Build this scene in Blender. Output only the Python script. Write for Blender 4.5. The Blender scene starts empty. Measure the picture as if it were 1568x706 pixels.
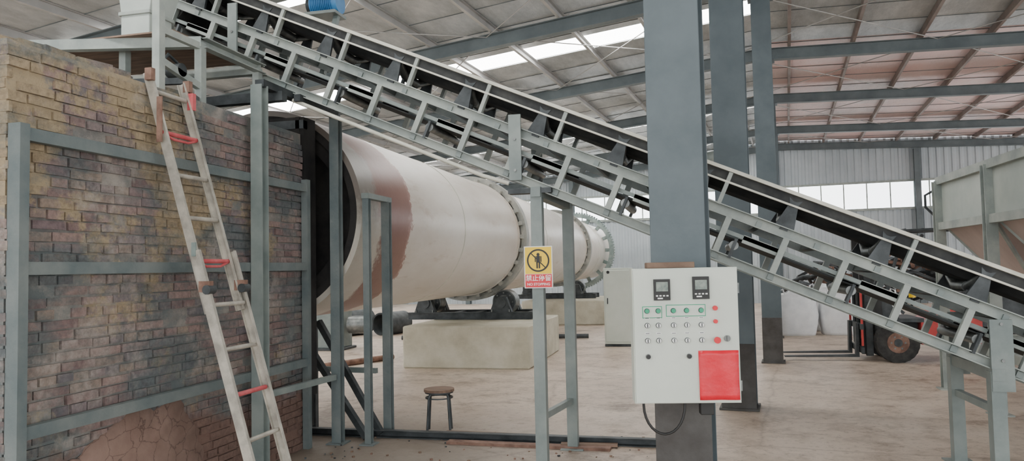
import bpy, math, random
from mathutils import Vector, Matrix
random.seed(7)
R=math.radians
SC=bpy.context.scene
BROT=-R(6.6)
# ---------------------------------------------------------------- materials
def nt(name):
    m=bpy.data.materials.new(name); m.use_nodes=True
    t=m.node_tree; b=t.nodes['Principled BSDF']
    return m,t,b
def node(t,ty,**k):
    n=t.nodes.new(ty)
    for a,v in k.items(): setattr(n,a,v)
    return n
def ramp(t,fac,stops):
    r=node(t,'ShaderNodeValToRGB'); e=r.color_ramp.elements
    while len(e)<len(stops): e.new(0.5)
    for i,(p,c) in enumerate(stops):
        e[i].position=p; e[i].color=(c[0],c[1],c[2],1)
    t.links.new(fac,r.inputs[0]); return r
def noise(t,vec,scale,detail=6,rough=.6):
    n=node(t,'ShaderNodeTexNoise'); n.inputs['Scale'].default_value=scale
    n.inputs['Detail'].default_value=detail; n.inputs['Roughness'].default_value=rough
    t.links.new(vec,n.inputs['Vector']); return n
def mapping(t,scale=(1,1,1),loc=(0,0,0)):
    c=node(t,'ShaderNodeTexCoord'); m=node(t,'ShaderNodeMapping')
    m.inputs['Scale'].default_value=scale; m.inputs['Location'].default_value=loc
    t.links.new(c.outputs['Object'],m.inputs[0]); return m.outputs[0]
def mix(t,fac,a,b,mode='MIX'):
    n=node(t,'ShaderNodeMix',data_type='RGBA',blend_type=mode)
    for s,v in ((n.inputs[0],fac),(n.inputs[6],a),(n.inputs[7],b)):
        if hasattr(v,'is_linked'): t.links.new(v,s)
        elif isinstance(v,(int,float)): s.default_value=v
        else: s.default_value=(v[0],v[1],v[2],1)
    return n.outputs[2]
def math2(t,op,a,b=None,c=None):
    n=node(t,'ShaderNodeMath',operation=op)
    for i,v in enumerate((a,b,c)):
        if v is None: continue
        if isinstance(v,(int,float)): n.inputs[i].default_value=v
        else: t.links.new(v,n.inputs[i])
    return n.outputs[0]
def mrange(t,v,a,b,c=0,d=1):
    n=node(t,'ShaderNodeMapRange')
    for i,q in enumerate((a,b,c,d)): n.inputs[i+1].default_value=q
    t.links.new(v,n.inputs[0]); return n.outputs[0]
def bump(t,b,h,strength,dist=.02):
    n=node(t,'ShaderNodeBump'); n.inputs['Strength'].default_value=strength
    n.inputs['Distance'].default_value=dist
    t.links.new(h,n.inputs['Height']); t.links.new(n.outputs[0],b.inputs['Normal'])
def M(name,stops,scale=4,rough=.6,metal=0,bs=.2,bscale=40,stretch=(1,1,1)):
    m,t,b=nt(name); v=mapping(t,stretch)
    n=noise(t,v,scale); r=ramp(t,n.outputs[0],stops)
    t.links.new(r.outputs[0],b.inputs['Base Color'])
    b.inputs['Roughness'].default_value=rough; b.inputs['Metallic'].default_value=metal
    if bs>0:
        n2=noise(t,v,bscale); bump(t,b,n2.outputs[0],bs,.01)
    return m
def E(name,c,s):
    m,t,b=nt(name); b.inputs['Base Color'].default_value=(*c,1)
    b.inputs['Emission Color'].default_value=(*c,1); b.inputs['Emission Strength'].default_value=s
    return m
def two(a,b,p=.35,q=.65): return [(p,a),(q,b)]
m_col  =M('column_paint',two((.068,.092,.104),(.10,.128,.142)),2,.5,0,.08)
m_colr =M('column_dusty_base',two((.05,.045,.042),(.085,.082,.078)),5,.7)
m_steel=M('grey_green_paint',two((.155,.19,.185),(.24,.275,.26)),3,.5,0,.1)
m_strap=M('furnace_strap_paint',two((.10,.13,.135),(.17,.195,.19)),3.5,.65,0,.3)
m_steell=M('light_grey_paint',two((.23,.265,.25),(.38,.41,.375)),4,.5,0,.1)
m_steeld=M('dark_steel',two((.028,.034,.037),(.08,.09,.095)),5,.55,.3,.15)
m_cream=M('cream_edge',two((.52,.52,.44),(.68,.67,.58)),5,.55,0,.1)
m_belt =M('rubber_belt',two((.016,.018,.020),(.05,.052,.05)),6,.8,0,.3)
m_black=M('soot_black',two((.008,.008,.009),(.028,.026,.024)),4,.9)
m_roller=M('roller_steel',two((.12,.13,.13),(.25,.26,.25)),9,.4,.6)
m_raf  =M('rafter_paint',two((.10,.125,.135),(.15,.18,.19)),2,.55)
m_purl =M('purlin',two((.36,.36,.35),(.50,.49,.48)),1.5,.5,.2)
m_purr =M('purlin_rust',two((.17,.13,.12),(.30,.26,.24)),1.2,.6,.1)
m_conc =M('concrete_plinth',[(.25,(.40,.37,.28)),(.5,(.56,.53,.42)),(.75,(.69,.66,.56))],2.2,.9,0,.5,30)
m_wood =M('old_wood',two((.13,.08,.055),(.26,.17,.12)),3,.7,0,.4,30,(1,8,1))
m_alu  =M('ladder_aluminium',two((.33,.31,.27),(.56,.53,.46)),9,.4,.3,.1)
m_redp =M('red_paint',two((.45,.06,.07),(.58,.13,.14)),9,.5)
m_rust =M('rust_brown',two((.13,.07,.05),(.27,.16,.12)),9,.8)
m_white=M('white_panel',two((.54,.59,.52),(.63,.67,.60)),1.5,.42,0,.03)
m_grnp =M('green_machine',two((.03,.20,.15),(.06,.30,.23)),4,.5)
m_blue =M('motor_blue',two((.03,.16,.38),(.06,.24,.50)),6,.45)
m_yel  =M('sign_yellow',two((.85,.54,.0),(.90,.62,.01)),2,.4,0,0)
m_signr=M('sign_red',two((.60,.01,.02),(.70,.02,.035)),2,.4,0,0)
m_redsh=M('red_plastic_folder',two((.66,.006,.025),(.80,.015,.04)),5,.35,0,.5,9)
m_signw=M('sign_white',two((.8,.8,.78),(.88,.88,.86)),2,.4,0,0)
m_ink  =M('ink_black',two((.01,.01,.01),(.02,.02,.02)),2,.5,0,0)
m_label=M('label_green',two((.01,.28,.14),(.02,.36,.20)),2,.4,0,0)
m_lcd  =M('display_glass',two((.10,.14,.12),(.22,.26,.22)),30,.2,0,0)
m_bag  =M('woven_bag',two((.72,.74,.76),(.88,.89,.90)),3,.75,0,.6,10)
m_tyre =M('tyre',two((.018,.018,.018),(.05,.048,.045)),10,.85)
m_fred =M('forklift_red',two((.42,.03,.03),(.55,.06,.05)),3,.4)
m_hop  =M('hopper_grey',two((.36,.41,.38),(.50,.54,.50)),1.3,.5,.1,.1)
m_hopc =M('hopper_cone_pinkgrey',two((.38,.30,.27),(.54,.44,.40)),1.3,.5,.2,.1)
m_kring=M('kiln_ring_dusty',two((.26,.27,.25),(.46,.45,.40)),5,.5,.1,.1)
m_gear =M('gear_grey',two((.16,.21,.20),(.30,.36,.34)),5,.5,.2,.1)
m_sheet=M('wall_sheet_blue_grey',two((.40,.45,.48),(.50,.55,.58)),.7,.5,.1,.05)
def foil(name,pink):
    m,t,b=nt(name); v=mapping(t,(1,.35,1))
    n=noise(t,v,1.6,10,.75)
    r=ramp(t,n.outputs[0],[(.3,(.34,.36,.36)),(.5,(.55,.57,.57)),(.72,(.82,.83,.82))])
    col=r.outputs[0]
    if pink:
        n3=noise(t,mapping(t,(.3,.3,.3)),1.4,3)
        r3=ramp(t,n3.outputs[0],[(.35,(.35,.35,.35)),(.65,(.95,.95,.95))])
        col=mix(t,r3.outputs[0],col,(.90,.60,.55))
    t.links.new(col,b.inputs['Base Color'])
    b.inputs['Metallic'].default_value=.4; b.inputs['Roughness'].default_value=.33
    n2=noise(t,mapping(t,(1,.5,1)),6,8,.75); bump(t,b,n2.outputs[0],1.0,.07)
    return m
m_foil=foil('foil_insulation',False); m_foilp=foil('foil_insulation_pink',True)
def floor_mat():
    m,t,b=nt('dusty_concrete_floor'); v=mapping(t)
    n=noise(t,v,.35,8,.65)
    r=ramp(t,n.outputs[0],[(.3,(.43,.335,.265)),(.5,(.58,.475,.385)),(.7,(.68,.585,.495))])
    n2=noise(t,v,2.2,9,.75); r2=ramp(t,n2.outputs[0],[(.34,(.60,.57,.54)),(.52,(1,1,1))])
    c=mix(t,1.0,r.outputs[0],r2.outputs[0],'MULTIPLY')
    n5=noise(t,v,12,8,.8); r5=ramp(t,n5.outputs[0],[(.35,(.55,.52,.50)),(.47,(1,1,1))])
    c=mix(t,1.0,c,r5.outputs[0],'MULTIPLY')
    n6=noise(t,mapping(t,(1,1,1),(7,2,0)),.8,9,.8); r6=ramp(t,n6.outputs[0],[(.37,(.55,.51,.48)),(.46,(1,1,1))])
    c=mix(t,1.0,c,r6.outputs[0],'MULTIPLY')
    # soot and ash trodden around the furnace mouth
    s=node(t,'ShaderNodeSeparateXYZ'); t.links.new(v,s.inputs[0])
    dx=math2(t,'ADD',s.outputs['X'],3.6); dy=math2(t,'ADD',s.outputs['Y'],-5.9)
    d=math2(t,'SQRT',math2(t,'ADD',math2(t,'MULTIPLY',dx,dx),math2(t,'MULTIPLY',dy,dy)))
    d=math2(t,'MULTIPLY_ADD',n2.outputs[0],-2.2,d)
    c=mix(t,mrange(t,d,-.3,1.3,.8,0),c,(.13,.105,.085))
    vo=node(t,'ShaderNodeTexVoronoi',feature='DISTANCE_TO_EDGE'); vo.inputs['Scale'].default_value=.28
    n4=noise(t,v,2,4); mx=mix(t,.12,v,n4.outputs[1]); t.links.new(mx,vo.inputs['Vector'])
    r4=ramp(t,vo.outputs['Distance'],[(.0,(.75,.74,.73)),(.006,(1,1,1))])
    c=mix(t,1.0,c,r4.outputs[0],'MULTIPLY')
    t.links.new(c,b.inputs['Base Color']); b.inputs['Roughness'].default_value=.5
    n3=noise(t,v,18,6,.7); bump(t,b,n3.outputs[0],.3,.02)
    return m
m_floor=floor_mat()
def kiln_mat():
    m,t,b=nt('kiln_shell_paint'); c=node(t,'ShaderNodeTexCoord'); o=c.outputs['Object']
    s=node(t,'ShaderNodeSeparateXYZ'); t.links.new(o,s.inputs[0])
    n=noise(t,o,2.6,14,.75)
    yy=math2(t,'MULTIPLY_ADD',n.outputs[0],.85,s.outputs['Y'])
    r=ramp(t,mrange(t,yy,6.5,9.0),[(.0,(.20,.185,.165)),(.33,(.22,.185,.16)),(.37,(.20,.09,.072)),(.68,(.27,.135,.11)),(.715,(.40,.235,.20)),(.722,(.69,.645,.585)),(1,(.71,.67,.61))])
    zf=mrange(t,math2(t,'MULTIPLY_ADD',n.outputs[0],.8,s.outputs['Z']),2.75,2.45)
    yf=mrange(t,yy,7.62,7.52)
    base=mix(t,math2(t,'MULTIPLY',zf,yf),r.outputs[0],(.58,.56,.50))
    n2=noise(t,mapping(t,(1,.4,1)),.9,9,.65); r2=ramp(t,n2.outputs[0],[(.3,(.76,.71,.66)),(.62,(1,1,1))])
    col=mix(t,1.0,base,r2.outputs[0],'MULTIPLY')
    # thin rust-coloured dribbles lengthways
    n5=noise(t,mapping(t,(9,.5,1.2)),1.6,7,.7); r5=ramp(t,n5.outputs[0],[(.30,(.80,.72,.66)),(.42,(1,1,1))])
    col=mix(t,1.0,col,r5.outputs[0],'MULTIPLY')
    t.links.new(col,b.inputs['Base Color']); b.inputs['Roughness'].default_value=.36
    n3=noise(t,o,6,5); bump(t,b,n3.outputs[0],.15,.02)
    return m
m_kiln=kiln_mat()
def grime(t,o,col):
    s=node(t,'ShaderNodeSeparateXYZ'); t.links.new(o,s.inputs[0])
    n=noise(t,o,1.25,10,.70)
    hi=math2(t,'ADD',n.outputs[0],mrange(t,s.outputs['Z'],1.2,2.2,-.06,.035))
    hi=math2(t,'ADD',hi,mrange(t,s.outputs['Y'],4.0,5.2,.02,-.05))
    f=ramp(t,hi,[(.51,(0,0,0)),(.55,(.88,.88,.88))])
    col=mix(t,f.outputs[0],col,(.40,.315,.195))
    n2=noise(t,mapping(t,(.7,.7,1.5),(5,3,2)),1.8,9,.72); f2=ramp(t,n2.outputs[0],[(.46,(0,0,0)),(.59,(.80,.80,.80))])
    col=mix(t,f2.outputs[0],col,(.115,.145,.15))
    n6=noise(t,mapping(t,(1,1,1),(1,9,4)),2.6,8,.7); f6=ramp(t,n6.outputs[0],[(.52,(0,0,0)),(.66,(.65,.65,.65))])
    col=mix(t,f6.outputs[0],col,(.42,.375,.335))
    z=math2(t,'MULTIPLY_ADD',n.outputs[0],-.9,s.outputs['Z'])
    return mix(t,mrange(t,z,.14,.02),col,(.20,.125,.10))
def brick_mat():
    m,t,b=nt('old_brick'); c=node(t,'ShaderNodeTexCoord'); g=node(t,'ShaderNodeNewGeometry')
    o=c.outputs['Object']
    r=ramp(t,g.outputs['Random Per Island'],[(0,(.19,.125,.12)),(.2,(.275,.195,.18)),(.4,(.32,.225,.20)),(.55,(.23,.185,.19)),(.75,(.31,.24,.19)),(.9,(.21,.155,.16)),(1,(.16,.15,.16))])
    col=grime(t,o,r.outputs[0])
    n3=noise(t,o,24,8,.75); f3=ramp(t,n3.outputs[0],[(.3,(.50,.50,.50)),(.6,(1.0,1.0,1.0)),(.75,(1.0,1.0,1.0))])
    col=mix(t,1.0,col,f3.outputs[0],'MULTIPLY')
    t.links.new(col,b.inputs['Base Color']); b.inputs['Roughness'].default_value=.9
    bump(t,b,n3.outputs[0],.8,.012); return m
m_brick=brick_mat()
def mortar_mat():
    m,t,b=nt('mortar'); c=node(t,'ShaderNodeTexCoord'); o=c.outputs['Object']
    n=noise(t,o,4,8,.7); r=ramp(t,n.outputs[0],[(.35,(.15,.145,.14)),(.65,(.28,.26,.23))])
    t.links.new(grime(t,o,r.outputs[0]),b.inputs['Base Color']); b.inputs['Roughness'].default_value=.95
    n3=noise(t,o,30,6,.7); bump(t,b,n3.outputs[0],.8,.012); return m
m_mortar=mortar_mat()
def mud_mat():
    m,t,b=nt('cracked_clay_render'); v=mapping(t)
    n=noise(t,v,3,6); r=ramp(t,n.outputs[0],two((.19,.12,.095),(.27,.185,.15)))
    vo=node(t,'ShaderNodeTexVoronoi',feature='DISTANCE_TO_EDGE'); vo.inputs['Scale'].default_value=8
    t.links.new(mix(t,.15,v,n.outputs[1]),vo.inputs['Vector'])
    r4=ramp(t,vo.outputs['Distance'],[(0,(.5,.48,.47)),(.022,(1,1,1))])
    t.links.new(mix(t,1.0,r.outputs[0],r4.outputs[0],'MULTIPLY'),b.inputs['Base Color'])
    b.inputs['Roughness'].default_value=.95; n3=noise(t,v,25,6); bump(t,b,n3.outputs[0],.4,.01); return m
m_mud=mud_mat()
m_sky=E('translucent_skylight',(1.0,.995,.97),13.0)
m_win=E('frosted_window',(.93,.97,1.0),4.5)

# ---------------------------------------------------------------- mesh builder
class MB:
    def __init__(s): s.v=[];s.f=[];s.mi=[];s.sm=[];s.mats=[]
    def m(s,mat):
        if mat not in s.mats: s.mats.append(mat)
        return s.mats.index(mat)
    def add(s,vs,fs,mat,smooth=False):
        o=len(s.v); s.v+= [tuple(v) for v in vs]; k=s.m(mat)
        for f in fs: s.f.append([o+i for i in f]); s.mi.append(k); s.sm.append(smooth)
    def box(s,c,d,mat,rot=None):
        vs=[]
        for x in(-.5,.5):
            for y in(-.5,.5):
                for z in(-.5,.5):
                    p=Vector((x*d[0],y*d[1],z*d[2]))
                    if rot: p=rot@p
                    vs.append(p+Vector(c))
        s.add(vs,[(0,1,3,2),(4,6,7,5),(0,4,5,1),(2,3,7,6),(0,2,6,4),(1,5,7,3)],mat)
    def frame(s,p0,p1,up=(0,0,1)):
        p0=Vector(p0);p1=Vector(p1);z=(p1-p0).normalized();u=Vector(up)
        if abs(z.dot(u))>.98: u=Vector((0,1,0))
        x=u.cross(z).normalized(); y=z.cross(x)
        return Matrix((x,y,z)).transposed(),(p1-p0).length,(p0+p1)/2
    def beam(s,p0,p1,w,h,mat,up=(0,0,1)):
        r,l,c=s.frame(p0,p1,up); s.box(c,(w,h,l),mat,r)
    def hbeam(s,p0,p1,w,h,mat,up=(0,0,1),t=.014):
        r,l,c=s.frame(p0,p1,up)
        s.box(c+r@Vector((0,h/2-t/2,0)),(w,t,l),mat,r); s.box(c-r@Vector((0,h/2-t/2,0)),(w,t,l),mat,r)
        s.box(c,(t,h-2*t,l),mat,r)
    def chan(s,p0,p1,w,h,mat,up=(0,0,1),side=1,t=.008):
        r,l,c=s.frame(p0,p1,up)
        s.box(c+r@Vector((0,h/2-t/2,0)),(w,t,l),mat,r); s.box(c-r@Vector((0,h/2-t/2,0)),(w,t,l),mat,r)
        s.box(c+r@Vector((side*(w/2-t/2),0,0)),(t,h-2*t,l),mat,r)
    def cyl(s,p0,p1,r0,mat,r1=None,n=20,caps=True,smooth=True):
        r1=r0 if r1 is None else r1
        r,l,c=s.frame(p0,p1); vs=[]
        for k,(p,q) in enumerate(((Vector(p0),r0),(Vector(p1),r1))):
            for i in range(n):
                a=2*math.pi*i/n; vs.append(p+r@Vector((q*math.cos(a),q*math.sin(a),0)))
        s.add(vs,[(i,(i+1)%n,n+(i+1)%n,n+i) for i in range(n)],mat,smooth)
        if caps:
            s.add(vs[:n],[tuple(reversed(range(n)))],mat); s.add(vs[n:],[tuple(range(n))],mat)
    def ring(s,c,axis,ro,ri,w,mat,n=48):
        a=Vector(axis).normalized(); c=Vector(c)
        r,_,_=s.frame(c-a,c+a); vs=[]
        for q,o in((ro,-w/2),(ro,w/2),(ri,w/2),(ri,-w/2)):
            for i in range(n):
                t=2*math.pi*i/n; vs.append(c+a*o+r@Vector((q*math.cos(t),q*math.sin(t),0)))
        for k in range(4):
            A=k*n;Bq=((k+1)%4)*n
            s.add([vs[A+i] for i in range(n)]+[vs[Bq+i] for i in range(n)],[(i,(i+1)%n,n+(i+1)%n,n+i) for i in range(n)],mat,k in(0,2))
    def tube(s,pts,r,mat,n=10,closed=False):
        pts=[Vector(p) for p in pts]; vs=[];N=len(pts)
        prev=None
        for i,p in enumerate(pts):
            a=pts[(i-1)%N] if (i>0 or closed) else p; b=pts[(i+1)%N] if (i<N-1 or closed) else p
            z=(b-a).normalized()
            if prev is None:
                u=Vector((0,0,1)) if abs(z.z)<.9 else Vector((0,1,0)); x=u.cross(z).normalized()
            else: x=(prev-z*prev.dot(z)).normalized()
            prev=x; y=z.cross(x)
            for k in range(n):
                t=2*math.pi*k/n; vs.append(p+x*(r*math.cos(t))+y*(r*math.sin(t)))
        fs=[]
        for i in range(N if closed else N-1):
            j=(i+1)%N
            for k in range(n): fs.append((i*n+k,i*n+(k+1)%n,j*n+(k+1)%n,j*n+k))
        s.add(vs,fs,mat,True)
        if not closed:
            s.add(vs[:n],[tuple(reversed(range(n)))],mat); s.add(vs[-n:],[tuple(range(n))],mat)
    def prism(s,poly,ext,mat):
        n=len(poly); e=Vector(ext); a=[Vector(p) for p in poly]; b=[p+e for p in a]
        s.add(a+b,[tuple(range(n))[::-1],tuple(range(n,2*n))]+[(i,(i+1)%n,n+(i+1)%n,n+i) for i in range(n)],mat)
    def finish(s,name,bevel=0,rotz=0,loc=(0,0,0),parent=None,recalc=True):
        me=bpy.data.meshes.new(name); me.from_pydata(s.v,[],s.f)
        for m in s.mats: me.materials.append(m)
        for i,p in enumerate(me.polygons): p.material_index=s.mi[i]; p.use_smooth=s.sm[i]
        if recalc:
            import bmesh
            bm=bmesh.new(); bm.from_mesh(me); bmesh.ops.recalc_face_normals(bm,faces=bm.faces); bm.to_mesh(me); bm.free()
        o=bpy.data.objects.new(name,me); SC.collection.objects.link(o)
        o.rotation_euler.z=rotz; o.location=loc
        if bevel:
            bv=o.modifiers.new('bevel','BEVEL'); bv.width=bevel; bv.segments=1; bv.limit_method='ANGLE'; bv.angle_limit=R(50)
        if parent: o.parent=parent
        return o
def text(body,size,mat,mw,parent,name,ext=.0006,align='CENTER'):
    cu=bpy.data.curves.new(name,'FONT'); cu.body=body; cu.size=size; cu.align_x=align; cu.align_y='CENTER'
    cu.extrude=ext; cu.offset=size*.012; cu.materials.append(mat); o=bpy.data.objects.new(name,cu); SC.collection.objects.link(o)
    o.parent=parent; o.matrix_world=mw; return o

# ---------------------------------------------------------------- building (building frame, rotated)
RX=-.4
def roof(x,base=6.36): return base-(.085*(RX-x) if x<RX else .05*(x-RX))
XL,XR,Y0,Y1=-17,15,-7,31
b=MB(); b.add([(-19,-9,0),(19,-9,0),(19,33,0),(-19,33,0),(-19,-9,-.15),(19,-9,-.15),(19,33,-.15),(-19,33,-.15)],
   [(0,1,2,3),(7,6,5,4),(0,4,5,1),(1,5,6,2),(2,6,7,3),(3,7,4,0)],m_floor); b.finish('floor',rotz=BROT)
sky=[(2.0,2.9),(8.9,9.7),(14.0,14.85),(22.7,23.7),(27.6,28.5)]
b=MB()
def slab(x0,x1,y0,y1,mat):
    P=[(x0,y0),(x1,y0),(x1,y1),(x0,y1)]
    b.add([(x,y,roof(x)) for x,y in P]+[(x,y,roof(x)+.06) for x,y in P],[(3,2,1,0),(4,5,6,7),(0,1,5,4),(1,2,6,5),(2,3,7,6),(3,0,4,7)],mat)
y=Y0
for a,c in sky: slab(XL,RX,y,a,m_foil); y=c
slab(XL,RX,y,Y1,m_foil); slab(RX,XR,Y0,16.9,m_foil); slab(RX,XR,16.9,Y1,m_foilp)
b.finish('ceiling',rotz=BROT)
for a,c in sky:
    b=MB(); slab(XL,RX,a,c,m_sky); b.finish('skylight',rotz=BROT)
frames=[-4,.6,5.02,8.6,12.45,16.9,21.6,26.8,30.8]
b=MB()
for fy in frames:
    for x0,x1 in((XL,RX),(RX,XR)):
        b.hbeam((x0,fy,roof(x0)-.27),(x1,fy,roof(x1)-.27),.16,.25,m_raf)
b.finish('roof_rafters',rotz=BROT)
b=MB()
x=RX-.7
while x>XL: b.chan((x,Y0,roof(x)-.075),(x,Y1,roof(x)-.075),.06,.14,m_purl); x-=1.25
x=RX+.6
while x<XR: b.chan((x,Y0,roof(x)-.075),(x,Y1,roof(x)-.075),.06,.14,m_purr); x+=1.25
y=6
while y<Y1:
    b.cyl((XL,y,roof(XL)-.004),(RX,y,roof(RX)-.004),.008,m_raf,n=4); b.cyl((RX,y,roof(RX)-.004),(XR,y,roof(XR)-.004),.008,m_raf,n=4); y+=1.1
for k in range(3,8):
    for xx in (-13,-9,-5,-1,3,7):
        b.cyl((xx,frames[k],roof(xx)-.17),(xx+4,frames[k+1],roof(xx+4)-.17),.010,m_purl,n=6)
        b.cyl((xx+4,frames[k],roof(xx+4)-.17),(xx,frames[k+1],roof(xx)-.17),.010,m_purl,n=6)
b.finish('roof_purlins',rotz=BROT)
def corr(b,p0,p1,z0f,z1f,mat,pitch=.25,dep=.035):
    p0=Vector(p0);p1=Vector(p1);L=(p1-p0).length;d=(p1-p0)/L;nn=Vector((-d.y,d.x,0))
    pts=[];s=0
    while s<L:
        for q,o in((0,0),(.10,0),(.13,dep),(.22,dep)):
            if s+q<=L: pts.append(p0+d*(s+q)+nn*o)
        s+=pitch
    pts.append(p1)
    vs=[(p.x,p.y,z0f(p.x)) for p in pts]+[(p.x,p.y,z1f(p.x)) for p in pts]; n=len(pts)
    b.add(vs,[(i,i+1,n+i+1,n+i) for i in range(n-1)],mat)
b=MB()
WY=31.05
corr(b,(XR,WY,0),(XL,WY,0),lambda x:0,lambda x:3.55,m_sheet)
corr(b,(XR,WY,0),(XL,WY,0),lambda x:4.5,lambda x:roof(x),m_sheet)
for z in(3.5,4.53): b.beam((XL,WY-.06,z),(XR,WY-.06,z),.06,.08,m_steell)
for x in (-13.5,-8.6,-4.2,-.3,4.6,9.4,14): b.hbeam((x,WY-.18,0),(x,WY-.18,roof(x)-.42),.2,.2,m_raf,up=(0,1,0))
b.finish('wall_back',rotz=BROT,recalc=False)
for i,(x0,x1) in enumerate(((XL,-8),(-8,-.3),(-.3,5),(5,XR))):
    b=MB(); b.box(((x0+x1)/2,WY+.02,4.02),(x1-x0,.02,.96),m_win)
    x=x0
    while x<x1: b.box((x,WY-.01,4.02),(.04,.04,.96),m_steell); x+=.8
    b.finish('window_%d'%(i+1),rotz=BROT)
b=MB()
corr(b,(XL,WY,0),(XL,Y0,0),lambda x:0,lambda x:roof(x),m_sheet)
for fy in frames[:-1]: b.hbeam((XL+.15,fy,0),(XL+.15,fy,roof(XL)-.4),.2,.2,m_raf)
for z in(1.2,2.6,4): b.beam((XL+.05,Y0,z),(XL+.05,WY-.3,z),.06,.08,m_steell)
b.finish('wall_left',rotz=BROT,recalc=False)
def column(x,y,w,d):
    b=MB(); top=roof(x)-.41
    b.box((x,y-d/2+.01,top/2),(w,.02,top),m_col); b.box((x,y+d/2-.01,top/2),(w,.02,top),m_col)
    b.box((x,y,top/2),(.016,d-.04,top),m_col)
    b.box((x,y-d/2-.002,.36),(w+.004,.008,.72),m_colr)
    b.box((x,y,.0125),(w+.06,d+.06,.025),m_colr)
    for sx in(-1,1):
        for sy in(-1,1): b.cyl((x+sx*(w/2-.05),y+sy*(d/2-.06),.02),(x+sx*(w/2-.05),y+sy*(d/2-.06),.07),.014,m_roller,n=8)
    b.box((x,y,top-.01),(w+.1,d+.1,.02),m_col)
    b.finish('steel_column',.003,rotz=BROT)
column(-.66,5.02,.35,.30); column(-.55,8.7,.36,.34); column(-.27,12.75,.30,.30)
for fy in (16.9,21.6,26.8): column(-.3,fy,.28,.28)
# ---------------------------------------------------------------- furnace
FX,FY0,FY1,FT,FB=-3.5,3.17,6.25,2.9,-5.4
b=MB(); b.box(((FX+FB)/2-.004,(FY0+FY1)/2,FT/2-.01),(FX-FB-.024,FY1-FY0-.024,FT-.02),m_mortar)
ch=.062; rows=int(FT/ch)
for r in range(rows):
    z=ch*r+ch/2; hd=(r%3==1); bl=.122 if hd else .245; off=random.uniform(0,bl)
    yv=FY0-off
    while yv<FY1-.02:
        y0=max(yv,FY0); y1=min(yv+bl,FY1)
        if y1-y0>.03:
            j=random.uniform(-.009,.007)
            if random.random()<.07: j=-.020
            if not(r>rows-3 and random.random()<.25):
                b.box((FX-.055+j,(y0+y1)/2,z+random.uniform(-.004,.004)),(.11,y1-y0-random.uniform(.008,.018),ch-random.uniform(.008,.018)),m_brick,Matrix.Rotation(random.uniform(-.02,.02),3,'Z')@Matrix.Rotation(random.uniform(-.015,.015),3,'X'))
        yv+=bl+random.uniform(-.004,.006)
    xv=FB-off
    while xv<FX-.12:
        x0=max(xv,FB); x1=min(xv+bl,FX-.115)
        if x1-x0>.04: b.box(((x0+x1)/2,FY0+.055+random.uniform(-.006,.006),z),(x1-x0-.010,.11,ch-.010),m_brick)
        xv+=bl
def patch(cy,cz,ry,rz,mat,th=.012,n=60,seed=1):
    rr=random.Random(seed); pts=[]
    ph=[rr.uniform(0,6.28) for _ in range(8)]
    for i in range(n):
        a=2*math.pi*i/n; q=1+sum(.15/(k+1)*math.sin((k+2)*a+ph[k]) for k in range(8))+rr.uniform(-.05,.05)
        c,s_=math.cos(a),math.sin(a); sq=(abs(c)**3+abs(s_)**3)**(-1/3)
        pts.append((cy+ry*q*sq*c,min(.74,max(.01,cz+rz*q*sq*s_))))
    vs=[(FX+th,cy+(p[0]-cy)*.97,max(.01,cz+(p[1]-cz)*.97)) for p in pts]+[(FX-.01,p[0],p[1]) for p in pts]+[(FX+th+.003,cy,cz)]
    b.add(vs,[(i,(i+1)%n,2*n) for i in range(n)]+[(n+i,n+(i+1)%n,(i+1)%n,i) for i in range(n)],mat,True)
patch(4.2,.40,.50,.36,m_mud,.012,seed=3); patch(3.7,.30,.2,.22,m_mud,.011,seed=9)
for z in(.78,1.65,2.37): b.chan((FX+.04,FY0+.05,z),(FX+.04,FY1,z),.05,.07,m_strap,side=-1)
b.chan((FX+.04,FY0+.04,0),(FX+.04,FY0+.04,2.42),.08,.06,m_strap,up=(0,1,0))
b.chan((FX+.04,FY1-.02,0),(FX+.04,FY1-.02,2.45),.06,.06,m_strap,up=(0,1,0))
for z in(.78,1.65,2.37): b.chan((FB,FY0-.03,z),(FX-.1,FY0-.03,z),.05,.07,m_strap)
for i in range(26):
    yy=random.uniform(FY0+.1,FY1-.3); b.box((FX-.12-random.random()*.3,yy,FT+.01),(.11,.23,.06),m_brick,Matrix.Rotation(random.uniform(-.5,.5),3,'Z'))
b.finish('brick_furnace')
b=MB()
b.box((-4.25,6.38,1.75),(1.5,.22,3.1-.5),m_black)
b.box((-3.56,6.38,1.6),(.04,.24,2.9),m_black)
b.beam((-3.5,6.3,2.98),(-5.0,6.3,2.98),.08,.08,m_steeld)
b.finish('furnace_mouth_hood')
# ---------------------------------------------------------------- kiln
KX,KZ,KR=-4.1,2.16,1.04
b=MB(); n=128
ys=[6.57,6.9,7.3,7.7,8.2,9,10,11,12,14,16,18,20,22,24,26,28,30]
vs=[];
for yy in ys:
    for i in range(n):
        a=2*math.pi*i/n; vs.append((KX+KR*math.cos(a),yy,KZ+KR*math.sin(a)))
b.add(vs,[(j*n+i,j*n+(i+1)%n,(j+1)*n+(i+1)%n,(j+1)*n+i) for j in range(len(ys)-1) for i in range(n)],m_kiln,True)
b.ring((KX,6.59,KZ),(0,1,0),KR+.004,KR-.05,.05,m_kiln,n)
b.ring((KX,6.60,KZ),(0,1,0),KR-.04,KR-.12,.06,m_black,n)
b.ring((KX,6.75,KZ),(0,1,0),KR-.10,KR-.25,.2,m_black,n)
b.cyl((KX,6.85,KZ),(KX,6.9,KZ),KR-.01,m_black,n=64)
b.cyl((KX,29.9,KZ),(KX,30,KZ),KR-.01,m_steeld,n=64)
for yy in(9.9,15.9,19.2,25.2): b.ring((KX,yy,KZ),(0,1,0),KR+.006,KR-.01,.025,m_cream,n)
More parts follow.
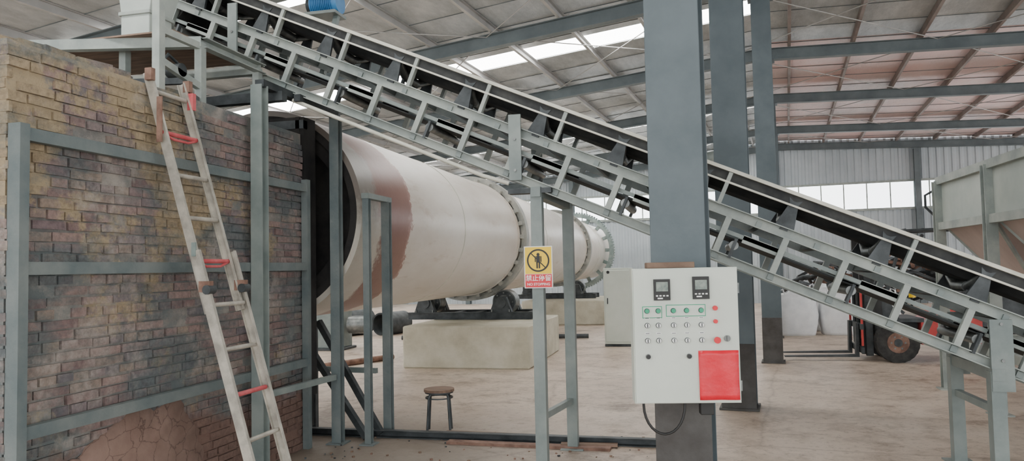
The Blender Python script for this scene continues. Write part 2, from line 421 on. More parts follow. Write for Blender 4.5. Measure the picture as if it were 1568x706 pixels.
def tyre(y):
    b.ring((KX,y,KZ),(0,1,0),KR+.12,KR+.02,.22,m_kring,96)
    for k in range(28):
        a=2*math.pi*k/28
        for sy in(-.17,.17):
            b.box((KX+(KR+.035)*math.cos(a),y+sy,KZ+(KR+.035)*math.sin(a)),(.07,.13,.07),m_kring,Matrix.Rotation(-a,3,'Y'))
    for sy in(-.27,.27): b.ring((KX,y+sy,KZ),(0,1,0),KR+.02,KR-.01,.05,m_kiln,96)
T1,T2=13.4,22.2
tyre(T1); tyre(T2)
gy=26.8
b.ring((KX,gy,KZ),(0,1,0),KR+.30,KR+.16,.22,m_gear,96)
for k in range(90):
    a=2*math.pi*k/90; b.box((KX+(KR+.32)*math.cos(a),gy,KZ+(KR+.32)*math.sin(a)),(.05,.2,.045),m_gear,Matrix.Rotation(-a,3,'Y'))
for k in range(16):
    a=2*math.pi*k/16; b.box((KX+(KR+.1)*math.cos(a),gy,KZ+(KR+.1)*math.sin(a)),(.20,.1,.12),m_gear,Matrix.Rotation(-a,3,'Y'))
b.finish('rotary_kiln')
def plinth(y0,y1,x0,x1,h,yr):
    b=MB(); b.box(((x0+x1)/2,(y0+y1)/2,h/2),(x1-x0,y1-y0,h),m_conc); b.finish('concrete_plinth',.02)
    b=MB()
    for yy in(yr-.4,yr+.4): b.hbeam((KX-1.05,yy,h+.07),(KX+1.3,yy,h+.07),.12,.13,m_steeld)
    for xx in(KX-1.0,KX-.2,KX+.2,KX+1.2): b.beam((xx,yr-.4,h+.07),(xx,yr+.4,h+.07),.1,.1,m_steeld)
    for sx in(-1,1):
        cx=KX+sx*.72; cz=h+.30
        b.cyl((cx,yr-.16,cz),(cx,yr+.16,cz),.22,m_roller,n=40)
        b.ring((cx,yr-.17,cz),(0,1,0),.2,.13,.03,m_steeld,32)
        b.cyl((cx,yr-.42,cz),(cx,yr+.42,cz),.06,m_steeld,n=16)
        for k in range(8):
            a=2*math.pi*k/8; b.cyl((cx+.165*math.cos(a),yr-.20,cz+.165*math.sin(a)),(cx+.165*math.cos(a),yr-.18,cz+.165*math.sin(a)),.014,m_roller,n=8)
        for sy in(-.36,.36):
            b.prism([(cx-.2,yr+sy-.06,h+.135),(cx+.2,yr+sy-.06,h+.135),(cx+.1,yr+sy-.06,cz+.1),(cx-.1,yr+sy-.06,cz+.1)],(0,.12,0),m_steeld)
            b.cyl((cx,yr+sy-.09,cz),(cx,yr+sy+.09,cz),.1,m_steeld,n=20)
            for q in(-.16,.16): b.cyl((cx+q,yr+sy-.08,h+.135),(cx+q,yr+sy-.08,h+.18),.014,m_roller,n=8)
    b.finish('kiln_support_rollers')
plinth(11.5,14.2,-4.66,-2.55,.68,T1)
plinth(20.4,23.6,-4.7,-2.3,.66,T2)
b=MB()
b.box((-2.1,27.2,.35),(1.3,1.8,.7),m_conc); b.box((-2.3,27,1.0),(.6,.8,.5),m_grnp)
b.cyl((-1.9,26.3,1.0),(-1.9,26.9,1.0),.22,m_grnp,n=24); b.cyl((-2.35,27.4,1.15),(-2.35,27.8,1.15),.15,m_steeld)
for k in range(10): b.ring((-1.9,26.35+k*.05,1.0),(0,1,0),.24,.2,.012,m_grnp,24)
b.finish('kiln_drive_motor')
# ---------------------------------------------------------------- conveyor
th=math.atan(.437); D=Vector((math.cos(th),0,-math.sin(th))); N=Vector((math.sin(th),0,math.cos(th)))
def CP(x,off,y): return Vector((x,y,.88-.437*(x-1.95)))+N*off
YN,YF=5.83,6.60
XA,XB=-4.75,3.25
b=MB()
for yy,sd in((YN,1),(YF,-1)):
    b.chan(CP(XA,0,yy),CP(XB,0,yy),.05,.07,m_steell,up=N,side=sd)
    b.chan(CP(XA,.34,yy),CP(XB,.34,yy),.05,.08,m_steell,up=N,side=sd)
    b.beam(CP(XA,.20,yy+sd*.03),CP(XB,.20,yy+sd*.03),.03,.03,m_steel,up=N)
x=XA+.1;k=0
while x<XB:
    for yy in(YN,YF): b.beam(CP(x,.03,yy),CP(x,.31,yy),.045,.045,m_steell,up=D)
    b.beam(CP(x,.0,YN),CP(x,.0,YF),.045,.045,m_steel,up=N)
    b.beam(CP(x+.2,.33,YN),CP(x+.2,.33,YF),.04,.04,m_steel,up=N)
    if k%2==0:
        b.cyl(CP(x+.1,.12,YN),CP(x+.1,.12,YF),.035,m_roller,n=12)
        for yy in(YN,YF):
            b.beam(CP(x+.1,.02,yy),CP(x+.1,.17,yy),.07,.02,m_steeld,up=D)
            b.beam(CP(x+.14,.19,yy+(.03 if yy<6 else -.03)),CP(x+.40,.19,yy+(.03 if yy<6 else -.03)),.03,.06,m_steell,up=N)
    x+=.40;k+=1
x=XA+.3;k=0
while x<XB:
    q=.375
    b.beam(CP(x,q,YN),CP(x,q,YF),.06,.035,m_steeld,up=N)
    for yy,s in((YN,1),(YF,-1)):
        P=[CP(x-.065,q,yy-.012),CP(x+.065,q,yy-.012),CP(x+.03,q+.18,yy-.012),CP(x+.045,q+.225,yy-.012),CP(x+.012,q+.205,yy-.012),CP(x-.012,q+.205,yy-.012),CP(x-.045,q+.225,yy-.012),CP(x-.03,q+.18,yy-.012)]
        b.prism(P,(0,.024,0),m_steeld)
        b.beam(CP(x,q,yy+s*.24),CP(x,q+.07,yy+s*.24),.04,.02,m_steeld,up=D)
    b.cyl(CP(x,q+.09,YN+.26),CP(x,q+.09,YF-.26),.040,m_roller,n=14)
    b.cyl(CP(x,q+.17,YN+.03),CP(x,q+.09,YN+.25),.036,m_roller,n=14)
    b.cyl(CP(x,q+.17,YF-.03),CP(x,q+.09,YF-.25),.036,m_roller,n=14)
    x+=.62
x=XA+.46
while x<XB:
    for yy,s in((YN,-1),(YF,1)): b.beam(CP(x,.37,yy),CP(x,.62,yy+s*.01),.05,.03,m_steell,up=D)
    x+=1.24 if x>-1.5 else .62
for yy,s in((YN,-1),(YF,1)):
    b.beam(CP(XA,.635,yy+s*.015),CP(XB,.635,yy+s*.015),.05,.026,m_cream,up=N)
    b.beam(CP(XA,.59,yy),CP(XB,.59,yy),.012,.07,m_belt,up=N)
    b.beam(CP(XA,.545,yy+s*.018),CP(XB,.545,yy+s*.018),.03,.014,m_cream,up=N)
cs=[(YN+.02,.60),(YN+.25,.51),(YF-.25,.51),(YF-.02,.60)]
vs=[]
for xx in(XA,XB):
    for o in(0,.014):
        for (yy,of) in cs: vs.append(CP(xx,of+o,yy))
b.add(vs,[(0,1,9,8),(1,2,10,9),(2,3,11,10),(4,12,13,5),(5,13,14,6),(6,14,15,7),(0,8,12,4),(3,7,15,11),(0,4,5,1),(1,5,6,2),(2,6,7,3)],m_belt)
b.beam(CP(XA,.165,(YN+YF)/2),CP(XB,.165,(YN+YF)/2),.62,.012,m_belt,up=N)
for xx in(XA-.02,XB+.02): b.cyl(CP(xx,.33,YN+.03),CP(xx,.33,YF-.03),.185,m_belt,n=32)
for xx in(XA-.02,XB+.02): b.cyl(CP(xx,.33,YN-.05),CP(xx,.33,YF+.05),.035,m_roller,n=16)
b.tube([CP(-3.3,-.09,YN-.03),CP(-1.6,-.09,YN-.03),CP(-1.4,-.07,YN)],.018,m_cream)
for xx,w,u,l in((-3.92,.09,.56,.0),(-1.36,.10,.50,-.03),(2.03,.14,.33,-.16)):
    zc=CP(xx,0,0).z
    b.box((xx,YN-.045,zc+(u+l)/2),(w,.02,u-l),m_steel); b.box((xx,YF+.045,zc+(u+l)/2),(w,.02,u-l),m_steel)
    for zz in(zc+.05,zc+.3): b.cyl((xx,YN-.065,zz),(xx,YN-.03,zz),.012,m_roller,n=6)
def leg(xn,xf,brz):
    zt=CP(xn,0,0).z-.04; zf=CP(xf,0,0).z-.04
    b.beam((xn,YN,0),(xn,YN,zt),.09,.09,m_steel,up=(0,1,0)); b.beam((xf,YF,0),(xf,YF,zf),.09,.09,m_steel,up=(0,1,0))
    b.beam((xn,YN,brz),(xf,YF,brz),.045,.05,m_steel)
    b.beam((xn,YN-.06,zt-.02),(xf,YF+.06,zf-.02),.08,.08,m_steel)
    for p in((xn,YN),(xf,YF)): b.box((p[0],p[1],.006),(.2,.2,.012),m_steel)
leg(-1.2,-1.08,.42); leg(2.0,1.98,.55)
b.box((-1.25,YN,CP(-1.25,0,0).z-.07),(.35,.1,.04),m_steeld)
b.finish('belt_conveyor')
b=MB(); mx,my,mz=-3.62,6.95,4.36
b.cyl((mx-.14,my,mz),(mx+.12,my,mz),.10,m_blue,n=28)
for k in range(12): b.ring((mx-.12+k*.02,my,mz),(1,0,0),.115,.09,.006,m_blue,28)
b.cyl((mx+.12,my,mz),(mx+.17,my,mz),.11,m_blue,n=28); b.cyl((mx-.18,my,mz),(mx-.14,my,mz),.09,m_steeld,n=24)
b.box((mx,my,mz+.12),(.1,.1,.06),m_blue); b.box((mx,my,mz-.12),(.34,.26,.03),m_steel)
for sx in(-.13,.13): b.beam((mx+sx,my,mz-.13),(mx+sx,YF+.03,CP(mx+sx,.3,0).z),.05,.05,m_steel)
b.finish('conveyor_drive_motor')
# ---------------------------------------------------------------- stand posts
b=MB()
def post(x,y,z,w=.09,mat=m_steel):
    b.hbeam((x,y,0),(x,y,z),w,w,mat,up=(0,1,0),t=.01); b.box((x,y,.006),(w+.08,w+.08,.012),mat)
post(-3.38,5.35,3.12,.10); post(-3.27,6.46,3.06,.09,m_strap)
b.beam((-3.38,5.35,.62),(-3.27,6.4,.62),.04,.05,m_steel)
b.beam((-3.38,5.35,3.14),(-3.38,6.7,3.14),.08,.06,m_steeld)
b.beam((-5.0,5.6,3.08),(-3.3,5.6,3.08),.08,.08,m_steeld)
b.beam((-3.27,6.46,3.08),(-3.27,5.75,3.10),.06,.06,m_steeld)
b.finish('platform_support_posts')
b=MB()
post(-2.96,6.46,2.28,.06,m_strap); post(-2.96,6.92,2.28,.08,m_strap)
b.beam((-2.96,6.42,2.3),(-2.96,6.98,2.3),.07,.05,m_steel); 
b.beam((-3.7,6.9,1.10),(-2.98,6.78,.03),.05,.06,m_steeld); b.beam((-3.75,6.8,.85),(-3.05,6.60,.03),.05,.06,m_steeld)
b.beam((-3.75,6.95,.62),(-3.05,6.85,.62),.04,.05,m_steel)
b.beam((-3.78,6.95,0),(-3.78,6.95,1.1),.06,.06,m_steeld)
b.finish('kiln_mouth_guard_frame')
b=MB()
b.chan((-3.9,6.76,.035),(-.35,6.76,.035),.07,.07,m_steeld); 
b.box((-.95,6.67,.02),(.5,.09,.02),m_wood,Matrix.Rotation(.08,3,'Z'))
b.box((-1.9,6.85,.03),(.9,.06,.05),m_wood,Matrix.Rotation(-.04,3,'Z'))
b.box((-1.5,6.60,.012),(1.5,.10,.024),m_rust,Matrix.Rotation(-.03,3,'Z'))
for i in range(120):
    s_=random.uniform(.006,.022); b.box((random.uniform(-3.3,-.3),random.uniform(5.6,7.1),s_/3),(s_,s_*.8,s_*.6),random.choice([m_rust,m_wood,m_steeld]),Matrix.Rotation(random.uniform(0,3),3,'Z'))
b.finish('floor_rail')
# ---------------------------------------------------------------- platform on furnace + chute
b=MB()
T=3.37
for x,y,z0,z1 in((-3.62,4.47,2.9,3.75),(-3.62,4.93,2.9,T),(-3.62,5.7,2.9,T),(-5.0,4.6,2.9,T),(-5.0,5.7,2.9,T),(-4.3,4.93,2.9,T)):
    b.chan((x,y,z0),(x,y,z1),.06,.06,m_steell,up=(0,1,0))
b.chan((-3.6,4.93,T),(-5.0,4.6,T),.07,.08,m_steell); b.chan((-3.6,4.93,T),(-3.6,5.75,T),.07,.08,m_steell)
b.chan((-5.0,4.6,T),(-5.0,5.75,T),.07,.08,m_steell); b.chan((-3.6,5.75,T),(-5.0,5.75,T),.07,.08,m_steell)
b.beam((-3.62,4.47,3.12),(-3.62,4.95,3.02),.04,.05,m_steell); b.beam((-3.62,4.47,3.34),(-3.62,4.93,3.34),.04,.05,m_steell)
b.beam((-3.64,4.93,3.08),(-4.8,4.7,3.08),.04,.05,m_steeld)
b.box((-4.35,5.2,T+.045),(1.3,.95,.012),m_wood)
b.tube([(-3.66,4.75,3.15),(-3.66,4.62,3.2),(-3.68,4.55,3.1),(-3.66,4.5,2.98)],.012,m_steeld)
b.cyl((-3.6,4.7,3.1),(-3.72,4.7,3.1),.05,m_steeld,n=16)
b.finish('feed_platform')
b=MB()
c=Vector((-4.2,5.05,0))
lo=[(-.13,-.13),(.13,-.13),(.13,.13),(-.13,.13)]; hi=[(-.16,-.2),(.28,-.2),(.28,.2),(-.16,.2)]
z0,z1,z2=T+.053,3.66,4.2
vs=[(c.x+x,c.y+y,z0) for x,y in lo]+[(c.x+x,c.y+y,z1) for x,y in lo]+[(c.x+x,c.y+y,z2) for x,y in hi]+[(c.x+x*.9,c.y+y*.9,z2) for x,y in hi]+[(c.x+x*.9,c.y+y*.9,z1) for x,y in lo]
fs=[]
for k in range(4):
    for i in range(4): fs.append((k*4+i,k*4+(i+1)%4,(k+1)*4+(i+1)%4,(k+1)*4+i))
fs.append((16,17,18,19)); b.add(vs,fs,m_hop)
b.box((c.x,c.y,z0+.015),(.36,.34,.03),m_steell); b.box((c.x,c.y,z1),(.29,.29,.03),m_steell)
b.finish('feed_chute',.004)
# ---------------------------------------------------------------- ladder
b=MB()
def LP(y,z): return Vector((-2.60-.85*z/2.9*1.0,y,z))
for yy in(4.19,4.57):
    b.chan(LP(yy,0.02),LP(yy,1.75),.025,.065,m_alu,up=(1,0,.3),side=1 if yy<4.3 else -1,t=.006)
    y2=yy+(.022 if yy<4.3 else -.022)
    b.chan(LP(y2,1.35)+Vector((-.03,0,0)),LP(y2,2.95)+Vector((-.03,0,0)),.022,.06,m_alu,up=(1,0,.3),side=1 if yy<4.3 else -1,t=.006)
    b.box(LP(yy,.02),(.09,.05,.04),m_tyre); b.box(LP(yy,2.93)+Vector((.0,0,0)),(.05,.04,.08),m_rust)
    b.box(LP(yy,1.52)+Vector((.01,0,0)),(.08,.04,.07),m_rust); b.cyl(LP(yy-.035,1.5)+Vector((.03,0,0)),LP(yy+.035,1.5)+Vector((.03,0,0)),.03,m_steeld,n=14)
z=.26;k=0
while z<2.9:
    mt=m_redp if k in(2,5,8) else m_alu
    off=Vector((-.03,0,0)) if z>1.6 else Vector((0,0,0))
    b.cyl(LP(4.2,z)+off,LP(4.56,z)+off,.015,mt,n=10)
    if k in (5,8): b.tube([LP(4.22,z-.01)+off,LP(4.3,z-.035)+off,LP(4.45,z-.035)+off,LP(4.54,z-.01)+off],.009,mt)
    z+=.285;k+=1
b.box(LP(4.178,1.76),(.03,.012,.09),m_gear)
b.box(LP(4.57,2.82),(.045,.036,.12),m_redp); b.box(LP(4.17,2.62),(.04,.008,.3),m_rust)
b.finish('ladder')
# ---------------------------------------------------------------- control box
CA=R(10); e=bpy.data.objects.new('control_panel',None); SC.collection.objects.link(e)
e.location=(-.070,4.575,1.185); e.rotation_euler.z=CA
W,H,DP=.61,.785,.16
b=MB(); b.box((0,.0,0),(W,DP,H),m_white); b.box((0,-DP/2-.009,0),(W-.012,.016,H-.012),m_white)
F=-DP/2-.017
def bx(u,v): return (u-1049)*.0038,(509-v)*.00383
def meter(u0,v0,u1,v1):
    x0,z0=bx(u0,v1);x1,z1=bx(u1,v0); cx,cz=(x0+x1)/2,(z0+z1)/2
    b.box((cx,F-.008,cz),(x1-x0,.016,z1-z0),m_ink); b.box((cx,F-.018,cz+.018),((x1-x0)*.72,.004,.055),m_lcd)
    for i in range(4): b.box((cx-.03+i*.02,F-.018,cz-.035),(.012,.004,.008),m_signw)
    b.box((cx-.012,F-.018,cz-.05),(.03,.004,.008),m_signw)
meter(1001,423,1026,455); meter(1060,420,1085,454)
for u0,v0,u1,v1 in((983,464,1013,482),(1019,462,1079,480)):
    x0,z0=bx(u0,v1);x1,z1=bx(u1,v0); cx,cz=(x0+x1)/2,(z0+z1)/2
    b.box((cx,F-.001,cz),(x1-x0,.002,z1-z0),m_label); b.box((cx,F-.0025,cz),(x1-x0-.008,.002,z1-z0-.008),m_white)
for row,v in enumerate((471,493,516)):
    for u in (990,1007,1030,1050,1072):
        x,z=bx(u,v)
        b.cyl((x,F+.004,z),(x,F-.006,z),.0155,m_steeld,n=18)
        b.cyl((x,F-.006,z),(x,F-.018,z),.0125,m_label if row==0 else m_signw,n=16)
        if row>0: b.box((x,F-.019,z),(.005,.004,.022),m_steeld)
for v in (482,505):
    for u in(990,1007,1030,1050,1072):
        x,z=bx(u,v); b.box((x,F-.001,z),(.030,.002,.010),m_signw); b.box((x,F-.0025,z),(.022,.001,.003),m_steeld)
x,z=bx(1093,468); b.cyl((x,F+.004,z),(x,F-.02,z),.014,m_signr,n=18)
x,z=bx(1093,488); b.cyl((x,F+.004,z),(x,F-.02,z),.012,m_signr,n=18)
x,z=bx(1094,516); b.cyl((x,F+.004,z),(x,F-.02,z),.011,m_steeld,n=18); b.cyl((x,F-.02,z),(x,F-.035,z),.019,m_signr,n=24)
x,z=bx(1110,514); b.cyl((x,F+.004,z),(x,F-.012,z),.018,m_roller,n=20); b.box((x,F-.016,z),(.008,.012,.03),m_roller)
for u,v in((990,540),(1052,540)):
    x,z=bx(u,v); b.cyl((x,F+.004,z),(x,F-.01,z),.015,m_roller,n=18); b.cyl((x,F-.01,z),(x,F-.024,z),.012,m_ink,n=18)
for v in(440,585): b.box((W/2+.004,-.06,(509-v)*.0039),(.012,.03,.06),m_roller)
for zz in(-.3,.3): b.box((0.02,DP/2+.02,zz),(.30,.04,.04),m_steel)
body=b.finish('enclosure',.004,parent=e)
b=MB()
x0,z0=bx(1066,606);x1,z1=bx(1126,532)
nx,nz=8,10;vs=[]
for j in range(nz+1):
    for i in range(nx+1):
        vs.append((x0+(x1-x0)*i/nx,F-.006-.004*math.sin(i*1.1+j*.4)-.003*random.random(),z0+(z1-z0)*j/nz))
b.add(vs,[(j*(nx+1)+i,j*(nx+1)+i+1,(j+1)*(nx+1)+i+1,(j+1)*(nx+1)+i) for j in range(nz) for i in range(nx)],m_redsh,True)
o=b.finish('red_folder',parent=e); o.modifiers.new('s','SOLIDIFY').thickness=.003
b=MB(); pts=[]
for i in range(15):
    t=i/14; a=math.pi*(1+t)
    pts.append((-.13+.12*math.cos(a)*1.0,-.02,-H/2-.02+.17*math.sin(a)))
b.tube([(-.25,-.02,-H/2+.03)]+pts+[(-.01,-.02,-H/2+.02)],.008,m_ink)
b.finish('cable',parent=e)
b=MB(); b.box((-.07,.02,H/2+.018),(.28,.12,.035),m_wood); b.finish('board',.004,parent=e)
b=MB(); b.box((.13,.06,-H/2-.05),(.08,.06,.08),m_ink); b.finish('socket',.004,parent=e)
# ---------------------------------------------------------------- signs
def sign(name,cx,cy,cz,w,h,ang):
    e=bpy.data.objects.new(name,None); SC.collection.objects.link(e); e.location=(cx,cy,cz); e.rotation_euler.z=ang
    b=MB(); b.box((0,0,0),(w,.004,h),m_signw); b.box((0,-.003,h*.16),(w*.94,.002,h*.64),m_yel); b.box((0,-.003,-h*.325),(w*.94,.002,h*.31),m_signr)
    r=w*.40; zc=h*.16
    b.ring((0,-.005,zc),(0,1,0),r,r*.86,.002,m_ink,40)
    b.cyl((0,-.0055,zc+r*.52),(0,-.0045,zc+r*.52),r*.14,m_ink,n=16)
    b.box((0,-.005,zc+.1*r),(r*.34,.0015,r*.6),m_ink)
    for s in(-1,1):
        b.box((s*r*.10,-.005,zc-r*.42),(r*.14,.0015,r*.55),m_ink); b.box((s*r*.25,-.005,zc+.12*r),(r*.1,.0015,r*.5),m_ink)
    b.box((0,-.006,zc),(r*1.75,.001,r*.09),m_ink,Matrix.Rotation(R(45),3,'Y'))
    b.finish('board_face',parent=e)
    bpy.context.view_layer.update()
    rot=Matrix.Rotation(R(90),4,'X')
    text('禁止停留',h*.155,m_signw,e.matrix_world@Matrix.Translation((0,-.005,-h*.27))@rot,e,'caption_chinese')
    text('NO STOPPING',h*.085,m_signw,e.matrix_world@Matrix.Translation((0,-.005,-h*.41))@rot,e,'caption_english')
sign('warning_sign',-1.19,YN-.052,1.60,.225,.33,R(2))
sign('warning_sign.001',-2.542,12.1,.40,.28,.50,R(90))
# ---------------------------------------------------------------- stool
b=MB(); sx,sy=-2.48,7.05
b.cyl((sx,sy,.40),(sx,sy,.425),.15,m_wood,n=28); b.ring((sx,sy,.395),(0,0,1),.14,.125,.02,m_steeld,28)
for k in range(4):
    a=R(45+90*k+15); p=Vector((math.cos(a),math.sin(a),0))
    b.tube([Vector((sx,sy,.395))+p*.10,Vector((sx,sy,.36))+p*.13,Vector((sx,sy,.008))+p*.16],.012,m_steeld,n=8)
b.ring((sx,sy,.34),(0,0,1),.137,.125,.012,m_steeld,28)
b.finish('stool')
# ---------------------------------------------------------------- white cabinet
b=MB(); qx=-1.48
b.box((qx,15.1,.80),(.55,.4,1.5),m_white); b.box((qx,14.895,.80),(.5,.012,1.42),m_white); b.box((qx-.2,14.88,.9),(.02,.03,.12),m_steeld)
b.box((qx,15.1,.025),(.55,.4,.05),m_steeld); b.cyl((qx-.18,14.88,1.47),(qx-.18,14.89,1.47),.03,m_ink,n=20); b.finish('electrical_cabinet',.006)
# ---------------------------------------------------------------- right hopper
b=MB(); hx0,hx1=2.98,5.0; hy=(7.0,8.62,10.24); zt,zm=2.56,2.02
for y in hy:
    for x in(hx0,hx1):
        b.hbeam((x,y,0),(x,y,zt),.11,.11,m_steell,up=(0,1,0),t=.012); b.box((x,y,.008),(.2,.2,.016),m_steell)
for z in(zt,zm-.02,.62):
    for x in(hx0,hx1): b.chan((x,hy[0],z),(x,hy[2],z),.06,.09,m_steell)
    for y in hy: b.chan((hx0,y,z),(hx1,y,z),.06,.09,m_steell)
for x in (hx0+.03,hx1-.03): b.box((x,(hy[0]+hy[2])/2,(zt+zm)/2),(.008,hy[2]-hy[0],zt-zm),m_hop)
for y in (hy[0]+.03,hy[1],hy[2]-.03): b.box(((hx0+hx1)/2,y,(zt+zm)/2),(hx1-hx0,.008,zt-zm),m_hop)
for j in range(2):
    ya,yb=hy[j]+.04,hy[j+1]-.04; xa,xb=hx0+.04,hx1-.04; cx,cy=(xa+xb)/2,(ya+yb)/2
    top=[(xa,ya,zm),(xb,ya,zm),(xb,yb,zm),(xa,yb,zm)]; bot=[(cx+dx*.18,cy+dy*.18,.9) for dx,dy in((-1,-1),(1,-1),(1,1),(-1,1))]
    b.add(top+bot,[(i,(i+1)%4,4+(i+1)%4,4+i) for i in range(4)],m_hopc)
    b.box((cx,cy,.84),(.4,.4,.12),m_steeld)
    for i in range(4): b.beam(top[i],bot[i],.03,.03,m_steell)
b.tube([(hx0-.03,hy[2]+.1,2.15),(hx0-.12,hy[2]+.1,2.25),(hx0-.12,hy[2]+.1,2.4),(hx0-.03,hy[2]+.1,2.45)],.015,m_steeld)
b.finish('batching_hopper',recalc=False)
# ---------------------------------------------------------------- forklift (faces -X)
b=MB(); fx,fy=3.05,13.3
def fl(x,y,z): return (fx+x,fy+y,z)
for yy in(-.45,.45):
    b.cyl(fl(0,yy-.11,.31),fl(0,yy+.11,.31),.31,m_tyre,n=36)
    b.cyl(fl(0,yy-.115,.31),fl(0,yy+.115,.31),.16,m_rust,n=24); b.cyl(fl(0,yy-.125,.31),fl(0,yy+.125,.31),.06,m_steeld,n=16)
    for k in range(24):
        a=2*math.pi*k/24; b.box(fl(.305*math.cos(a),yy,.31+.305*math.sin(a)),(.02,.2,.035),m_tyre,Matrix.Rotation(-a,3,'Y'))
    for k in range(6):
        a=2*math.pi*k/6; b.cyl(fl(.1*math.cos(a),yy-.122,.31+.1*math.sin(a)),fl(.1*math.cos(a),yy+.122,.31+.1*math.sin(a)),.015,m_roller,n=8)
for yy in(-.4,.4):
    b.cyl(fl(1.5,yy-.09,.25),fl(1.5,yy+.09,.25),.25,m_tyre,n=30); b.cyl(fl(1.5,yy-.095,.25),fl(1.5,yy+.095,.25),.13,m_rust,n=20)
b.prism([fl(.35,-.5,.28),fl(1.2,-.5,.28),fl(1.2,-.5,.85),fl(.95,-.5,.95),fl(.5,-.5,.62),fl(.35,-.5,.62)],(0,1.0,0),m_fred)
b.prism([fl(1.15,-.48,.55),fl(1.78,-.48,.55),fl(1.98,-.48,.35),fl(2.02,-.48,.9),fl(1.85,-.48,1.05),fl(1.15,-.48,1.0)],(0,.96,0),m_steeld)
b.prism([fl(-.18,-.48,.62),fl(.4,-.48,.62),fl(.4,-.48,.68),fl(.05,-.48,.68),fl(-.15,-.48,1.1),fl(-.2,-.48,1.1)],(0,.96,0),m_steeld)
b.box(fl(.1,0,.42),(.5,.62,.36),m_steeld)
b.box(fl(.95,0,1.0),(.5,.48,.12),m_ink); b.box(fl(1.18,0,1.25),(.12,.46,.5),m_ink,Matrix.Rotation(R(10),3,'Y'))
b.tube([fl(.1,0,.9),fl(.32,0,1.18)],.02,m_ink); b.ring(fl(.34,0,1.2),(.55,0,.6),.17,.145,.025,m_ink,28)
for yy in(-.44,.44):
    b.tube([fl(-.12,yy,1.05),fl(.18,yy,2.05),fl(1.45,yy,2.08),fl(1.7,yy,1.0)],.028,m_steeld)
for xx in(.2,.45,.7,.95,1.2,1.43): b.beam(fl(xx,-.45,2.07),fl(xx,.45,2.07),.03,.03,m_steeld)
for yy in(-.3,.3):
    b.chan(fl(-.36,yy,.08),fl(-.36,yy,2.0),.08,.10,m_steeld,up=(1,0,0)); b.chan(fl(-.42,yy*.8,.1),fl(-.42,yy*.8,1.95),.06,.09,m_ink,up=(1,0,0))
for zz in(.35,1.2,1.95): b.box(fl(-.36,0,zz),(.06,.66,.09),m_steeld)
b.cyl(fl(-.33,0,.2),fl(-.33,0,1.7),.035,m_roller,n=14)
for zz in(.18,.55): b.box(fl(-.49,0,zz),(.04,.95,.09),m_steeld)
for yy in(-.45,-.15,.15,.45): b.box(fl(-.49,yy,.7),(.03,.03,.9),m_steeld if abs(yy)<.2 else m_fred)
b.box(fl(-.49,0,1.15),(.03,.95,.05),m_steeld)
for yy in(-.28,.28):
    b.prism([fl(-.52,yy-.06,.06),fl(-.52,yy-.06,.6),fl(-.56,yy-.06,.6),fl(-.57,yy-.06,.10),fl(-1.65,yy-.06,.07),fl(-1.65,yy-.06,.055)],(0,.12,0),m_steeld)
b.cyl(fl(.28,-.35,1.0),fl(.28,-.35,1.06),.05,m_yel)
b.finish('forklift')
# ---------------------------------------------------------------- storage bags
def bag(x,y,w,d,h,seed):
    rr=random.Random(seed); b=MB(); nu,nv=32,14; vs=[]
    for j in range(nv+1):
        t=j/nv; z=h*t; bul=.86+.14*math.sin(math.pi*min(1,t*1.02))
        if t>.9: bul*=1-.9*(t-.9)
        for i in range(nu):
            a=2*math.pi*i/nu; c,s=math.cos(a),math.sin(a); p=5
            q=(abs(c)**p+abs(s)**p)**(-1/p)
            wr=1+.02*math.sin(9*a+rr.random()*2)*math.sin(t*14+seed)+rr.uniform(-.008,.008)
            vs.append((x+w/2*q*c*bul*wr,y+d/2*q*s*bul*wr,z+ (0 if j in(0,) else rr.uniform(-.01,.01))))
    fs=[(j*nu+i,j*nu+(i+1)%nu,(j+1)*nu+(i+1)%nu,(j+1)*nu+i) for j in range(nv) for i in range(nu)]
    vs.append((x,y,h*1.06)); k=len(vs)-1
    fs+=[(nv*nu+i,nv*nu+(i+1)%nu,k) for i in range(nu)]; fs.append(tuple(range(nu))[::-1])
    b.add(vs,fs,m_bag,True)
    for sx in(-1,1):
        b.tube([(x+sx*w*.36,y-d*.42,h*.85),(x+sx*w*.34,y-d*.40,h*1.1),(x+sx*w*.26,y-d*.3,h*1.14),(x+sx*w*.2,y-d*.36,h*.97)],.018,m_bag,n=6)
    b.cyl((x,y,h),(x+.03,y,h*1.14),.13,m_bag,.08,n=14)
    b.finish('storage_bag')
bag(2.12,17.6,.95,.9,.88,1); bag(3.10,17.7,.9,.9,.89,2); bag(3.98,18.2,.8,.9,.85,3); bag(2.9,18.8,.9,.9,.95,4); bag(3.9,19.3,.9,.9,.98,5)
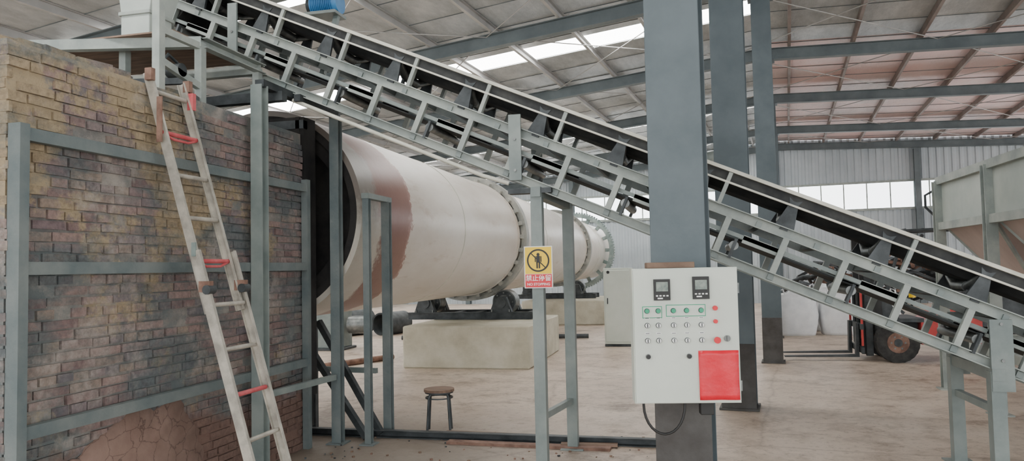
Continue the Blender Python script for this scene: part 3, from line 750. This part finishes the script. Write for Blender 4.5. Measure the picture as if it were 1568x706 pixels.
# ---------------------------------------------------------------- scrap and clutter
b=MB()
for i in range(150):
    x=random.uniform(3.0,7.4);y=random.uniform(22.6,24.4); L=random.uniform(.6,1.6); a=random.uniform(0,6.28); tl=random.uniform(-.5,.7)
    z=random.uniform(.25,2.0)*(1-abs(x-5.2)/4)+.25; d=Vector((math.cos(a)*math.cos(tl),math.sin(a)*math.cos(tl),math.sin(tl)))*L/2
    p=Vector((x,y,z)); q0,q1=p-d,p+d; q0.z=max(.05,q0.z);q1.z=max(.05,q1.z)
    if i%3: b.beam(q0,q1,.06,.08,random.choice([m_steeld,m_rust,m_steeld]))
    else: b.tube([q0,(q0+q1)/2+Vector((0,0,.1)),q1],.05,random.choice([m_steeld,m_rust]),n=8)
b.finish('scrap_metal_heap')
b=MB()
for (x,y,r) in((-8.3,17.3,.33),(-7.4,17.6,.28)):
    b.ring((x,y,r),(.3,1,0),r,r*.86,.9,m_steeld,36)
b.finish('pipe_offcuts')
b=MB(); b.cyl((-6.5,16.0,.06),(-2.3,16.5,.06),.05,m_steeld,n=14); b.cyl((-6.8,9.6,.05),(-5.3,12.6,.05),.05,m_rust,n=12)
b.finish('floor_pipe')
b=MB(); b.box((-7.4,14.2,.45),(.8,.6,.8),m_steel); b.box((-7.4,14.2,.9),(.5,.4,.14),m_steeld); b.box((-7.4,14.2,.025),(.95,.7,.05),m_steeld)
b.cyl((-6.9,14.2,.5),(-6.5,14.2,.5),.18,m_roller,n=24); b.finish('pump_unit',.01)
b=MB()
for x,y,h in((-.9,26,4.6),(-.2,27,5.2)):
    b.cyl((x,y,0),(x,y,h),.25,m_steel,n=24); b.cyl((x,y,h),(x+1.5,y+.4,h+.3),.2,m_steel,n=20); b.ring((x,y,h*.5),(0,0,1),.3,.24,.06,m_steel,24)
b.finish('dust_extraction_duct')
# ---------------------------------------------------------------- world, lights
w=bpy.data.worlds.new('sky_world'); SC.world=w; w.use_nodes=True
bg=w.node_tree.nodes['Background']; bg.inputs[0].default_value=(.96,.985,1,1); bg.inputs[1].default_value=3.7
su=bpy.data.lights.new('sun_light','SUN'); su.energy=2; su.angle=R(8); so=bpy.data.objects.new('sun_light',su); SC.collection.objects.link(so)
so.rotation_euler=(R(62),0,R(35))
# ---------------------------------------------------------------- camera
cd=bpy.data.cameras.new('camera'); cam=bpy.data.objects.new('camera',cd); SC.collection.objects.link(cam); SC.camera=cam
cd.sensor_width=36; cd.lens=36*1143/1568; cd.clip_end=200
cam.matrix_world=Matrix.Translation((0,0,1.6))@(Matrix.Rotation(R(13.6),4,'Z')@Matrix.Rotation(R(92.85),4,'X')@Matrix.Rotation(R(-1.2),4,'Z'))
